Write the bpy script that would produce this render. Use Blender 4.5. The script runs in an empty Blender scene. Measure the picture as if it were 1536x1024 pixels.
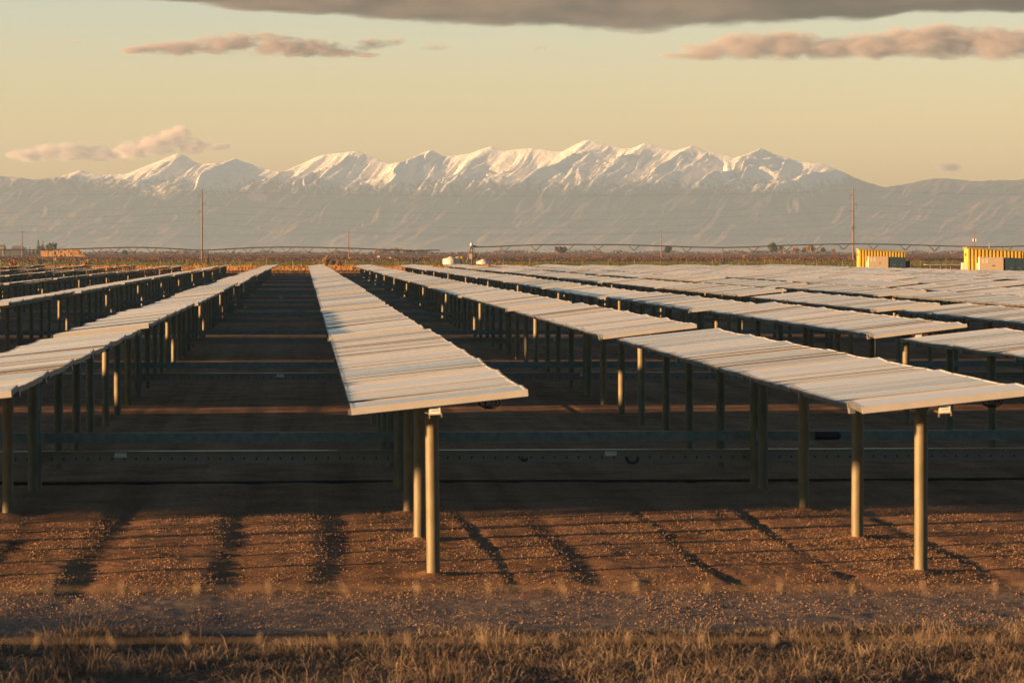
import bpy, bmesh, math, random
import numpy as np
from mathutils import Vector, Matrix
random.seed(7); rng = np.random.default_rng(11)
S = bpy.context.scene
C = S.collection
R = math.radians
# ------------------------------------------------------------------ camera model
F = 5225.0; CX = 768.0; HZ = 377.0; EYE = 3.026; YAW = math.atan((768-456)/F)
def at(px, py, Y):
    a = math.atan((px-CX)/F) + YAW
    X = Y*math.tan(a)
    d = X*math.sin(YAW) + Y*math.cos(YAW)
    return X, EYE + (HZ-py)/F*d
def zg(y):                                   # ground height along the rows (gently rising farmland)
    y = np.asarray(y, float)
    t = np.clip((y-650)/500, 0, 1)
    return np.where(y < 650, .00134*(y-32.6), .00134*617.4 + .00134*250*(t-t*t/2)*2*.5)
def zgf(y): return float(zg(y))
# ------------------------------------------------------------------ helpers
def tag(o, label=None, cat=None, group=None, kind=None):
    if label: o['label'] = label
    if cat: o['category'] = cat
    if group: o['group'] = group
    if kind: o['kind'] = kind
    return o
def empty(name, loc=(0, 0, 0), rz=0.):
    o = bpy.data.objects.new(name, None); C.objects.link(o)
    o.location = loc; o.rotation_euler = (0, 0, rz); o.empty_display_size = .3
    return o
def link(name, me, parent=None, loc=None, rot=None):
    o = bpy.data.objects.new(name, me); C.objects.link(o)
    if parent: o.parent = parent
    if loc: o.location = loc
    if rot: o.rotation_euler = rot
    return o
class MB:
    def __init__(s): s.v = []; s.f = []; s.m = []; s.sm = []
    def add(s, vs, fs, mi=0, smooth=False):
        b = len(s.v); s.v += [tuple(v) for v in vs]
        for f in fs: s.f.append([i+b for i in f]); s.m.append(mi); s.sm.append(smooth)
    def box(s, c, d, mi=0, M=None):
        x, y, z = d[0]/2, d[1]/2, d[2]/2
        vs = [Vector((i*x, j*y, k*z)) for i in (-1, 1) for j in (-1, 1) for k in (-1, 1)]
        if M is not None: vs = [M @ v for v in vs]
        vs = [v+Vector(c) for v in vs]
        s.add(vs, [(0, 1, 3, 2), (4, 6, 7, 5), (0, 4, 5, 1), (2, 3, 7, 6), (0, 2, 6, 4), (1, 5, 7, 3)], mi)
    def tube(s, p, q, r, r2=None, n=12, mi=0, cap=True):
        p, q = Vector(p), Vector(q); r2 = r if r2 is None else r2
        d = (q-p); L = d.length
        if L < 1e-9: return
        d /= L; u = d.orthogonal().normalized(); w = d.cross(u)
        vs = []
        for (c, rr) in ((p, r), (q, r2)):
            for i in range(n):
                a = 2*math.pi*i/n; vs.append(c+u*(math.cos(a)*rr)+w*(math.sin(a)*rr))
        s.add(vs, [(i, (i+1) % n, n+(i+1) % n, n+i) for i in range(n)], mi, n > 5)
        if cap: s.add(vs, [tuple(reversed(range(n))), tuple(range(n, 2*n))], mi)
    def path(s, pts, r, n=6, mi=0):
        for a, b in zip(pts[:-1], pts[1:]): s.tube(a, b, r, n=n, mi=mi, cap=True)
    def lathe(s, prof, n=24, c=(0, 0, 0), mi=0):
        vs = []
        for (r, z) in prof:
            for i in range(n):
                a = 2*math.pi*i/n; vs.append((c[0]+r*math.cos(a), c[1]+r*math.sin(a), c[2]+z))
        fs = [(j*n+i, j*n+(i+1) % n, (j+1)*n+(i+1) % n, (j+1)*n+i) for j in range(len(prof)-1) for i in range(n)]
        s.add(vs, fs, mi, True); s.add(vs, [tuple(range(n))[::-1], tuple((len(prof)-1)*n+i for i in range(n))], mi)
    def mesh(s, name, mats):
        me = bpy.data.meshes.new(name); me.from_pydata(s.v, [], s.f)
        for m in (mats if isinstance(mats, (list, tuple)) else [mats]): me.materials.append(m)
        me.polygons.foreach_set('material_index', s.m); me.polygons.foreach_set('use_smooth', s.sm)
        me.update(); return me
    def build(s, name, mats, parent=None, loc=None, rot=None):
        return link(name, s.mesh(name, mats), parent, loc, rot)
def np_mesh(name, V, Fc, mats, smooth=False, mi=None):
    """V (n,3), Fc (m,k) with one face size"""
    me = bpy.data.meshes.new(name); k = Fc.shape[1]; m = len(Fc)
    me.vertices.add(len(V)); me.vertices.foreach_set('co', np.ascontiguousarray(V, np.float32).ravel())
    me.loops.add(m*k); me.loops.foreach_set('vertex_index', np.ascontiguousarray(Fc, np.int32).ravel())
    me.polygons.add(m); me.polygons.foreach_set('loop_start', np.arange(0, m*k, k, dtype=np.int32))
    me.polygons.foreach_set('use_smooth', np.full(m, smooth))
    for q in (mats if isinstance(mats, (list, tuple)) else [mats]): me.materials.append(q)
    if mi is not None: me.polygons.foreach_set('material_index', np.asarray(mi, np.int32))
    me.update(calc_edges=True); me.validate(); return me
def vnoise(x, y, seed):
    """smooth value noise for arrays"""
    r = np.random.default_rng(seed).random((256, 256))
    xi = np.floor(x).astype(int); yi = np.floor(y).astype(int); fx = x-xi; fy = y-yi
    fx = fx*fx*(3-2*fx); fy = fy*fy*(3-2*fy)
    g = lambda i, j: r[i & 255, j & 255]
    return ((g(xi, yi)*(1-fx)+g(xi+1, yi)*fx)*(1-fy) + (g(xi, yi+1)*(1-fx)+g(xi+1, yi+1)*fx)*fy)*2-1
# ------------------------------------------------------------------ materials
def mat(name):
    m = bpy.data.materials.new(name); m.use_nodes = True
    nt = m.node_tree; return m, nt, nt.nodes['Principled BSDF']
def nd(nt, t, **kw):
    n = nt.nodes.new(t)
    for k, v in kw.items(): setattr(n, k, v)
    return n
def ramp(nt, fac, stops):
    r = nd(nt, 'ShaderNodeValToRGB'); e = r.color_ramp.elements
    e[0].position, e[0].color = stops[0][0], (*stops[0][1], 1)
    e[1].position, e[1].color = stops[-1][0], (*stops[-1][1], 1)
    for p, c in stops[1:-1]:
        q = e.new(p); q.color = (*c, 1)
    if fac is not None: nt.links.new(fac, r.inputs[0])
    return r.outputs[0]
def noise(nt, scale, detail=4, rough=.6, co=None, sc=None):
    n = nd(nt, 'ShaderNodeTexNoise'); n.inputs['Scale'].default_value = scale
    n.inputs['Detail'].default_value = detail; n.inputs['Roughness'].default_value = rough
    if co is None: co = nd(nt, 'ShaderNodeTexCoord').outputs['Object']
    if sc:
        mp = nd(nt, 'ShaderNodeMapping'); mp.inputs['Scale'].default_value = sc
        nt.links.new(co, mp.inputs[0]); co = mp.outputs[0]
    nt.links.new(co, n.inputs['Vector']); return n.outputs['Fac']
def mottled(name, c1, c2, scale=6, rough=.6, metal=0., bump=0., sc=None, geo=False, spec=None, lo=.35, hi=.65):
    m, nt, b = mat(name)
    co = nd(nt, 'ShaderNodeNewGeometry').outputs['Position'] if geo else None
    f = noise(nt, scale, 5, .6, co, sc)
    nt.links.new(ramp(nt, f, [(lo, c1), (hi, c2)]), b.inputs['Base Color'])
    b.inputs['Roughness'].default_value = rough; b.inputs['Metallic'].default_value = metal
    if spec is not None: b.inputs['Specular IOR Level'].default_value = spec
    if bump:
        bp = nd(nt, 'ShaderNodeBump'); bp.inputs['Strength'].default_value = bump; bp.inputs['Distance'].default_value = .02
        nt.links.new(f, bp.inputs['Height']); nt.links.new(bp.outputs[0], b.inputs['Normal'])
    return m
def mixf(nt, f, a, b):
    n = nd(nt, 'ShaderNodeMix', data_type='RGBA'); nt.links.new(f, n.inputs[0])
    for s, i in ((a, 6), (b, 7)):
        if isinstance(s, tuple): n.inputs[i].default_value = (*s, 1)
        else: nt.links.new(s, n.inputs[i])
    return n.outputs[2]
def math_n(nt, op, a, b=None, clamp=False):
    n = nd(nt, 'ShaderNodeMath', operation=op, use_clamp=clamp)
    for i, s in enumerate((a, b)):
        if s is None: continue
        if isinstance(s, (int, float)): n.inputs[i].default_value = s
        else: nt.links.new(s, n.inputs[i])
    return n.outputs[0]
M = {}
M['galv'] = mottled('galvanised_steel', (.098, .086, .052), (.18, .150, .08), 13, .6, .0, sc=(1, 1, .35), lo=.3, hi=.7)
M['steel'] = mottled('weathered_steel', (.11, .15, .135), (.21, .25, .22), 11, .5, .0, lo=.3, hi=.7)
M['channel'] = mottled('channel_steel', (.20, .175, .14), (.25, .22, .18), 5, .3)
M['frame'] = mottled('aluminium_frame', (.40, .40, .40), (.48, .48, .47), 3, .45, .0)
M['edge_shade'] = mottled('module_edge_shade', (.06, .06, .06), (.09, .09, .088), 5, .6)  # shade on module sides and in the gaps, put into a dark colour
M['trim'] = mottled('end_trim_aluminium', (.40, .39, .37), (.46, .45, .43), 2, .5)
M['rail'] = mottled('aluminium_rail', (.10, .10, .10), (.14, .14, .138), 3, .5)
M['dark'] = mottled('black_rubber', (.012, .012, .013), (.02, .02, .022), 20, .6)
M['box'] = mottled('grey_enclosure', (.33, .31, .28), (.38, .36, .32), 8, .6)
M['label'] = mottled('white_label', (.62, .62, .6), (.7, .7, .68), 30, .5)
M['wood'] = mottled('weathered_pole_wood', (.16, .085, .05), (.24, .13, .075), 3, .85, sc=(4, 4, .4))
M['wire'] = mottled('conductor_cable', (.05, .05, .052), (.07, .07, .072), 3, .6)
M['barb'] = mottled('rusty_wire', (.22, .15, .085), (.3, .22, .13), 60, .6, .0)
M['yellow'] = mottled('yellow_painted_steel', (.54, .37, .05), (.62, .43, .07), 1.2, .5)
M['roofg'] = mottled('olive_roof_sheet', (.22, .19, .07), (.28, .24, .10), 2, .6)
M['cab'] = mottled('beige_cabinet', (.42, .34, .24), (.48, .39, .28), 3, .6)
M['cablight'] = mottled('cream_paint', (.72, .62, .46), (.78, .68, .52), 4, .6)
M['blue'] = mottled('dark_blue_transformer', (.018, .04, .062), (.03, .058, .085), 4, .4)
M['tank'] = mottled('white_poly_tank', (.60, .56, .50), (.68, .63, .56), 1.5, .5)
M['hay'] = mottled('straw', (.42, .22, .07), (.58, .33, .11), 2.2, .9, bump=.6)
M['pivot'] = mottled('pivot_galvanised', (.05, .05, .046), (.085, .08, .07), 2, .55)
M['bark'] = mottled('bark', (.06, .042, .03), (.1, .07, .05), 6, .9)
def leafmat(n, a, b, sc=.9): return mottled(n, a, b, sc, .8, geo=True, lo=.3, hi=.7)
M['conifer'] = leafmat('conifer_needles', (.018, .026, .016), (.045, .055, .03))
M['green'] = leafmat('dull_green_leaves', (.03, .036, .016), (.075, .075, .03))
M['gold'] = leafmat('gold_leaves', (.30, .15, .022), (.46, .26, .04))
M['orange'] = leafmat('orange_leaves', (.24, .11, .035), (.4, .2, .07))
M['brownbush'] = leafmat('brown_twigs', (.09, .055, .032), (.16, .1, .055))
M['farwall'] = mottled('pale_shed_wall', (.3, .24, .17), (.36, .29, .2), 1, .7)
M['farroof'] = mottled('dark_shed_roof', (.07, .075, .08), (.1, .1, .11), 1, .6)
M['farroofb'] = mottled('tan_shed_roof', (.34, .22, .12), (.4, .27, .15), 1, .6)
def grassmat(name, cs, sc):
    m, nt, b = mat(name)
    g = nd(nt, 'ShaderNodeNewGeometry').outputs['Position']
    f = noise(nt, sc, 3, .7, g)
    nt.links.new(ramp(nt, f, [(.3, cs[0]), (.5, cs[1]), (.7, cs[2])]), b.inputs['Base Color'])
    b.inputs['Roughness'].default_value = .8; b.inputs['Specular IOR Level'].default_value = .2
    return m
M['drygrass'] = grassmat('dry_grass_blades', [(.07, .05, .034), (.17, .125, .085), (.32, .245, .17)], 2.6)
M['dryweed'] = grassmat('dry_weeds', [(.16, .07, .02), (.33, .16, .045), (.48, .27, .08)], .5)
M['crop'] = grassmat('green_crop', [(.05, .055, .014), (.085, .09, .022), (.13, .12, .035)], .05)
M['scrub'] = grassmat('field_scrub', [(.04, .018, .009), (.11, .052, .02), (.25, .125, .04)], .06)
# solar glass: dusty dark cells under glass
def glass(name, cell, dust):
    m, nt, b = mat(name)
    f = noise(nt, 3.2, 5, .65, sc=(1, .6, 1))
    oi = nd(nt, 'ShaderNodeObjectInfo').outputs['Random']
    k = math_n(nt, 'ADD', math_n(nt, 'MULTIPLY', f, .5), math_n(nt, 'MULTIPLY', oi, .75))
    nt.links.new(ramp(nt, k, [(.2, cell), (.85, dust)]), b.inputs['Base Color'])
    b.inputs['Roughness'].default_value = .17; b.inputs['IOR'].default_value = 1.55
    return m
M['glass'] = glass('dusty_solar_glass', (.36, .36, .37), (.80, .70, .60))
# ------------------------------------------------------------------ ground
RUTS = [(-6.3, .2, .015), (-3.0, .12, .010), (-1.98, .2, .024), (-.68, .2, .024), (.36, .2, .026), (1.86, .07, .014),
        (2.72, .14, .016), (3.92, .08, .012), (5.05, .08, .018), (6.45, .12, .012), (8.9, .15, .015), (10.3, .15, .013)]
def relief(x, y):
    h = .006*vnoise(x/1.7, y/1.7, 1)+.010*vnoise(x/5.+9, y/5., 2)
    h += .0045*vnoise(x/.42, y/.42, 3)+.0035*vnoise(x/.16, y/.16, 4)+.002*vnoise(x/.075, y/.09, 5)
    fade = np.clip((y-30.2)/1.8, 0, 1)
    for i, (X, w, d) in enumerate(RUTS):
        c = X+.07*vnoise(y/3.1+7*i, y*0+i, 30+i)
        dd = .62*d*(.9+.5*vnoise(y/2.3+x/.9+3*i, y*0+i*2, 60+i))
        t = (x-c)/w
        h = h+fade*(-dd*np.exp(-t*t)+.3*dd*np.exp(-((t+1.6)/.8)**2))
    for k in (-1, 0, 1, 2):          # soil heaped round the foot of the near posts
        for py_ in (1.4, 5.2, 9.1):
            h = h+.03*np.exp(-(((x-1.21-4.605*k)/.16)**2+((y-31.2-py_)/.2)**2))
    # gravel track along the front of the array: a shallow dip
    h = h-.03*np.exp(-((y-29.4)/1.1)**2)
    return h
def near_w(x, y):
    return np.clip((y-18)/3, 0, 1)*np.clip((70-y)/8, 0, 1)*np.clip((x+30)/4, 0, 1)*np.clip((20-x)/4, 0, 1)
def far_w(x, y):
    w = np.clip((y-820)/60, 0, 1)*np.clip((4500-y)/1000, 0, 1)
    return w*(.25*vnoise(x/30, y/25., 21)+.16*vnoise(x/9., y/14., 22))
def ground_z(x, y):
    return zg(y)+relief(x, y)*near_w(x, y)+far_w(x, y)*.7
def grow(a, b, s, k):
    out = [a]; 
    while abs(out[-1]-a) < abs(b-a):
        out.append(out[-1]+s*(1 if b > a else -1)); s *= k
    return out[1:]
xs = np.concatenate([np.array(grow(-8.5, -4500, .06, 1.10))[::-1], np.arange(-8.5, 13.5, .036), np.array(grow(13.5, 4500, .06, 1.10))])
ys = np.concatenate([np.array(grow(22.5, -150, .3, 1.25))[::-1], np.arange(22.5, 38, .05), np.arange(38, 64, .11), np.array(grow(64, 10900, .2, 1.022))])
XX, YY = np.meshgrid(xs, ys)
ZZ = ground_z(XX, YY)
nx, ny = len(xs), len(ys)
idx = np.arange(nx*ny).reshape(ny, nx)
Fq = np.stack([idx[:-1, :-1], idx[:-1, 1:], idx[1:, 1:], idx[1:, :-1]], -1).reshape(-1, 4)
def ground_material():
    m, nt, b = mat('gravelly_soil')
    g = nd(nt, 'ShaderNodeNewGeometry').outputs['Position']
    sep = nd(nt, 'ShaderNodeSeparateXYZ'); nt.links.new(g, sep.inputs[0]); y = sep.outputs[1]
    n1 = noise(nt, 1.1, 6, .65, g); n2 = noise(nt, 21, 5, .75, g); n3 = noise(nt, .35, 3, .5, g)
    soil = ramp(nt, n1, [(.3, (.20, .108, .058)), (.5, (.32, .178, .098)), (.72, (.43, .255, .145))])
    tr = noise(nt, 1., 3, .6, g, (1.9, .035, 0)); tm = nd(nt, 'ShaderNodeMix', data_type='RGBA', blend_type='MULTIPLY'); tm.inputs[0].default_value = 1
    nt.links.new(soil, tm.inputs[6]); nt.links.new(ramp(nt, tr, [(.35, (.72, .72, .74)), (.65, (1.2, 1.2, 1.2))]), tm.inputs[7]); soil = tm.outputs[2]
    peb = ramp(nt, n2, [(.36, (.6, .55, .5)), (.66, (1.4, 1.36, 1.3))])
    mul = nd(nt, 'ShaderNodeMix', data_type='RGBA', blend_type='MULTIPLY'); mul.inputs[0].default_value = 1
    nt.links.new(soil, mul.inputs[6]); nt.links.new(peb, mul.inputs[7]); near = mul.outputs[2]
    # grey crushed stone of the access track
    road = ramp(nt, n2, [(.4, (.13, .096, .075)), (.6, (.36, .275, .215))])
    yj = math_n(nt, 'ADD', y, math_n(nt, 'MULTIPLY', math_n(nt, 'SUBTRACT', n1, .5), 2.2))
    mr = nd(nt, 'ShaderNodeMapRange', interpolation_type='SMOOTHSTEP'); nt.links.new(yj, mr.inputs[0])
    mr.inputs[1].default_value = 31.4; mr.inputs[2].default_value = 30.3
    near = mixf(nt, mr.outputs[0], near, road)
    mr2 = nd(nt, 'ShaderNodeMapRange', interpolation_type='SMOOTHSTEP'); nt.links.new(yj, mr2.inputs[0])
    mr2.inputs[1].default_value = 28.2; mr2.inputs[2].default_value = 27.5
    near = mixf(nt, mr2.outputs[0], near, ramp(nt, n2, [(.35, (.05, .034, .022)), (.65, (.15, .105, .065))]))
    # farmland beyond the array, in bands by distance
    lg = math_n(nt, 'LOGARITHM', math_n(nt, 'MAXIMUM', y, 1.), 10.)
    nb = noise(nt, 1, 5, .7, g, (.012, .004, 0))
    lj = math_n(nt, 'ADD', lg, math_n(nt, 'MULTIPLY', math_n(nt, 'SUBTRACT', nb, .5), .10))
    mr3 = nd(nt, 'ShaderNodeMapRange'); nt.links.new(lj, mr3.inputs[0]); mr3.inputs[1].default_value = 2.5; mr3.inputs[2].default_value = 3.8
    P = lambda d: (math.log10(d)-2.5)/1.3
    bands = ramp(nt, mr3.outputs[0], [(P(372), (.2, .122, .08)), (P(385), (.26, .135, .045)), (P(545), (.24, .12, .04)), (P(590), (.085, .085, .022)),
        (P(690), (.075, .078, .022)), (P(730), (.05, .025, .016)), (P(1050), (.05, .026, .018)), (P(1200), (.12, .058, .034)), (P(1700), (.09, .042, .028)), (P(2300), (.15, .07, .036)), (P(3500), (.085, .04, .026))])
    mr4 = nd(nt, 'ShaderNodeMapRange'); nt.links.new(y, mr4.inputs[0]); mr4.inputs[1].default_value = 362; mr4.inputs[2].default_value = 380
    col = mixf(nt, mr4.outputs[0], near, bands)
    nt.links.new(col, b.inputs['Base Color']); b.inputs['Roughness'].default_value = .95; b.inputs['Specular IOR Level'].default_value = .15
    bp = nd(nt, 'ShaderNodeBump'); bp.inputs['Strength'].default_value = 1.; bp.inputs['Distance'].default_value = .05
    nt.links.new(n2, bp.inputs['Height']); nt.links.new(bp.outputs[0], b.inputs['Normal'])
    return m
M['ground'] = ground_material()
gnd = link('ground', np_mesh('ground', np.stack([XX, YY, ZZ], -1).reshape(-1, 3), Fq, M['ground'], True)); tag(gnd, kind='structure')
# loose stones: bits nobody could count
def pebbles():
    n = 290000
    y = np.where(rng.random(n) < .82, 28.3+rng.random(n)*12.5, 40+rng.random(n)**1.3*16)
    x = (-.095+rng.random(n)*.31)*y
    # fewer stones in the smooth ruts
    keep = rng.random(n) < .55+.75*(vnoise(x/.8, y/1.6, 71)*.6+vnoise(x/.28, y/.6, 72)*.5)
    for (X, w, d) in RUTS: keep &= ~((np.abs(x-X-.12) < w*1.2) & (rng.random(n) < .6) & (y > 31))
    x, y = x[keep], y[keep]; n = len(x)
    s = .0018+.0095*rng.random(n)**6
    z = ground_z(x, y)+s*.25
    base = np.array([(1, 0, -.3), (0, 1, -.3), (-1, 0, -.3), (0, -1, -.3), (0, 0, .8)], float)
    V = base[None]*(.65+.7*rng.random((n, 5, 1)))*s[:, None, None]
    V[:, 4, :2] += rng.normal(0, .3, (n, 2))*s[:, None]
    th = rng.random(n)*6.28; c, sn = np.cos(th), np.sin(th)
    V = np.stack([V[..., 0]*c[:, None]-V[..., 1]*sn[:, None], V[..., 0]*sn[:, None]+V[..., 1]*c[:, None], V[..., 2]], -1)
    V += np.stack([x, y, z], -1)[:, None]
    f = np.array([(0, 1, 4), (1, 2, 4), (2, 3, 4), (3, 0, 4)])
    Fc = (f[None]+5*np.arange(n)[:, None, None]).reshape(-1, 3)
    m = mottled('loose_stone', (.11, .064, .035), (.40, .245, .13), 23, .85, geo=True, lo=.36, hi=.72)
    o = link('gravel', np_mesh('gravel', V.reshape(-1, 3), Fc, m)); tag(o, 'loose pebbles and clods scattered over the bare brown soil', 'gravel', kind='stuff')
pebbles()
# blades of grass / weeds
def blades(name, px, py, h, nb, wid, m, label, cat, spread=.10, lean=.5, zoff=0., radial=False):
    """px,py tuft positions; nb blades per tuft; each blade 2 segments"""
    n = len(px); N = n*nb
    X = np.repeat(px, nb)+rng.normal(0, spread, N)*np.repeat(h, nb)/.3; Y = np.repeat(py, nb)+rng.normal(0, spread, N)*np.repeat(h, nb)/.3
    H = np.repeat(h, nb)*(.35+.75*rng.random(N))
    az = rng.random(N)*6.283; ln = lean*rng.random(N)*H
    if radial:
        ox, oy = X-np.repeat(px, nb), Y-np.repeat(py, nb)
        az = np.arctan2(oy, ox)+rng.normal(0, .7, N); ro = np.hypot(ox, oy)/np.maximum(np.repeat(h, nb), .05)
        ln = lean*np.clip(ro*1.3, .1, 1.2)*(.5+.8*rng.random(N))*H; H = H*np.clip(1.15-.45*ro, .4, 1.15)
    dx, dy = np.cos(az)*ln, np.sin(az)*ln
    Z = ground_z(X, Y)-.01+zoff
    w = wid*(.6+.8*rng.random(N)); wa = rng.random(N)*6.283; wx, wy = np.cos(wa)*w, np.sin(wa)*w
    V = np.zeros((N, 5, 3))
    V[:, 0] = np.stack([X-wx, Y-wy, Z], -1); V[:, 1] = np.stack([X+wx, Y+wy, Z], -1)
    mx, my, mz = X+dx*.4, Y+dy*.4, Z+H*.62
    V[:, 2] = np.stack([mx+wx*.75, my+wy*.75, mz], -1); V[:, 3] = np.stack([mx-wx*.75, my-wy*.75, mz], -1)
    V[:, 4] = np.stack([X+dx, Y+dy, Z+H*(1-.25*(ln/np.maximum(H, 1e-6))**2)], -1)
    b = 5*np.arange(N)[:, None, None]
    Fc = (np.array([(0, 1, 2), (0, 2, 3), (3, 2, 4)])[None]+b).reshape(-1, 3)
    o = link(name, np_mesh(name, V.reshape(-1, 3), Fc, m)); tag(o, label, cat, kind='stuff'); return o
def front_grass():
    n = 10000
    y = 22.8+rng.random(n)*5.9; x = -9+rng.random(n)*20.
    cl = vnoise(x/.9, y/.55, 81)*.6+vnoise(x/.33, y/.25, 82)*.4
    edge = np.clip((28.0+.55*vnoise(x/1.1, x*0+3, 83)+.35*vnoise(x/.35, x*0+5, 84)-y)/.9, 0, 1)
    h = (.085+.10*cl+.12*rng.random(n)**4)*(.5+.5*edge)
    keep = (edge > .02) & (cl > -.12) & (rng.random(n) < .35+.65*edge)
    x, y, h = x[keep], y[keep], np.maximum(h[keep], .05)
    blades('dry_grass', x, y, h, 34, .0018, M['drygrass'], 'dry tan grass tufts along the bottom of the picture in front of the gravel', 'grass', .24, 1.8, radial=True)
    # unseen verge at left, made taller and denser to shade the foreground
    n = 5200
    x = -21+rng.random(n)*12.6; y = 17+rng.random(n)*9.8
    blades('dry_grass', x, y, .36+.36*rng.random(n)**1.5, 12, .011, M['drygrass'], 'unseen tall dry grass, added left of the gravel to shade the foreground', 'grass', .2, .7)
front_grass()
def far_weeds():
    n = 5200
    y = 362+rng.random(n)**1.3*170; x = (-.095+.16*rng.random(n))*y
    h = .25+.35*np.clip(vnoise(x/4., y/9., 91)+.3, 0, 1)+.15*rng.random(n)
    blades('dry_weeds', x, y, h, 9, .035, M['dryweed'], 'orange dry weeds in the strip behind the far end of the panel rows', 'weeds', .3, .7)
    n = 9000
    y = 545+rng.random(n)*160; x = (-.10+.34*rng.random(n))*y
    blades('green_crop', x, y, .16+.14*rng.random(n), 8, .05, M['crop'], 'strip of low green crop between the fence and the brown field', 'crop', .8, .5)
    n = 17000
    y = 720*(5.5**rng.random(n)); x = (-.10+.34*rng.random(n))*y
    k = vnoise(x/60., y/70., 95)
    keep = k > -.45
    x, y = x[keep], y[keep]
    h = (.17+.26*rng.random(len(x))**2)*(.55+.45*np.clip(y/1300, 0, 1.3))
    blades('field_scrub', x, y, h, 6, .12, M['scrub'], 'dark brown scrub and stubble over the flat field before the mountains', 'scrub', .7, .7)
far_weeds()
# ------------------------------------------------------------------ solar tables
MOD = .774; PANEL_W = 1.59; NM = 32; LEN = NM*MOD; PITCH_Y = 27.4; Y0 = 31.2; ROWX = 1.21; PITCH_X = 4.605
PITCHES = {0: 2.0, 1: -.15, 2: -.25, 3: .1, 4: -.2}
BH = {0: .0, 1: -.012, 2: -.015, 3: -.016, 4: -.012}
POST_Y = [1.4, 5.2, 9.1, 12.75, 13.45, 17.3, 21.2, 24.6]
def zdeck(y): return EYE-1.2976-.00038*y
def add_module(mb, c, pitch, roll=0., full=True):
    """one framed module; length across the row (x), width MOD along y; top of frame at c"""
    w, l, t = MOD-.018, PANEL_W, .052
    Mx = Matrix.Rotation(R(pitch), 4, 'X') @ Matrix.Rotation(R(roll), 4, 'Y'); c = Vector(c)
    T = lambda v: Mx @ Vector(v)+c
    x, y = l/2, w/2; b = .022; g = -.004
    o = [(-x, -y), (x, -y), (x, y), (-x, y)]; i = [(-x+b, -y+b), (x-b, -y+b), (x-b, y-b), (-x+b, y-b)]
    vs = [T((*p, 0)) for p in o]+[T((*p, 0)) for p in i]+[T((*p, g)) for p in i]+[T((*p, -t)) for p in o]
    fs = [(k, (k+1) % 4, 4+(k+1) % 4, 4+k) for k in range(4)]
    fs += [(4+k, 4+(k+1) % 4, 8+(k+1) % 4, 8+k) for k in range(4)]
    side = [(12+k, 12+(k+1) % 4, (k+1) % 4, k) for k in range(4)]
    fs += [side[1], side[3], (12, 15, 14, 13)]
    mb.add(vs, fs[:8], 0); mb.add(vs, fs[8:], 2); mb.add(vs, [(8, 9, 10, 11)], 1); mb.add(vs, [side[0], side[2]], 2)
def near_mod_mesh():
    mb = MB(); add_module(mb, (0, 0, 0), 0); return mb.mesh('solar_module', [M['frame'], M['glass'], M['edge_shade']])
MODMESH = near_mod_mesh()
def mod_pose(k, r):
    q = k % 5
    return BH[q]+r.gauss(0, .002), PITCHES[q]+r.gauss(0, .6 if q else .7), r.gauss(0, .1)
def deck_mesh(seed):
    r = random.Random(seed); mb = MB(); z0 = 0
    for k in range(NM):
        dz, p, ro = mod_pose(k, r)
        add_module(mb, (0, (k+.5)*MOD, dz), p, ro)
    return mb.mesh('panel_deck', [M['frame'], M['glass'], M['edge_shade']])
DECKS = [deck_mesh(100+i) for i in range(6)]
def tube_mesh():
    mb = MB(); mb.tube((0, 1.33, 0), (0, LEN-.15, 0), .052, n=10); return mb.mesh('torque_tube', M['steel'])
TUBE = tube_mesh()
RAIL_Y = [min(max(k*MOD, .62), LEN-.3) for k in range(0, NM+1, 5)]
def rail_mesh():
    mb = MB(); mb.box((0, 0, -.075), (PANEL_W-.1, .045, .035))
    for s in (-1, 1): mb.box((s*(PANEL_W/2-.0), 0, -.066), (.05, .12, .05))
    return mb.mesh('mounting_rail', M['rail'])
RAIL = rail_mesh()
def bearing_mesh():
    mb = MB(); mb.tube((0, -.05, 0), (0, .05, 0), .062, n=14); mb.box((0, 0, -.1), (.09, .09, .1)); return mb.mesh('bearing', M['steel'])
BEAR = bearing_mesh()
def trim_mesh():
    mb = MB(); mb.box((0, -.004, -.03), (PANEL_W+.004, .01, .062)); return mb.mesh('end_trim', M['trim'])
TRIM = trim_mesh()
def arm_mesh():
    mb = MB(); mb.tube((0, 0, 0), (.02, .08, -.86), .04, .035, n=8); mb.box((.02, .08, -.9), (.12, .06, .14)); return mb.mesh('torque_arm', M['steel'])
ARM = arm_mesh()
POSTS = {}
def post_mesh(b):
    if b not in POSTS:
        h = zdeck(Y0+b*PITCH_Y+12)-.14-zgf(Y0+b*PITCH_Y+12)
        mb = MB(); mb.tube((0, 0, -.25), (0, 0, h-.07), .063, n=20 if b < 4 else 10)
        POSTS[b] = mb.mesh('post', M['galv'])
    return POSTS[b]
ORD = ['first', 'second', 'third', 'fourth', 'fifth', 'sixth', 'seventh', 'eighth', 'ninth', 'tenth', 'eleventh', 'twelfth', 'thirteenth', 'fourteenth', 'fifteenth', 'sixteenth', 'seventeenth', 'eighteenth', 'nineteenth', 'twentieth', 'twenty-first']
def row_name(i):
    if i == 0: return 'centre row'
    return '%s row %s of the centre row' % (ORD[abs(i)-1], 'right' if i > 0 else 'left')
def bank_name(b, nb): return 'nearest table' if b == 0 else ('farthest table' if b == nb-1 else '%s table back' % ORD[b])
def controller(root):
    mb = MB(); mb.box((0, 0, 0), (.115, .07, .125)); mb.box((0, -.037, -.02), (.095, .004, .06), 1); mb.box((0, -.0395, -.008), (.07, .002, .006), 2); mb.box((0, -.0395, -.028), (.07, .002, .006), 2); mb.box((0, -.036, .035), (.115, .004, .02), 2)
    return mb
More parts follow.
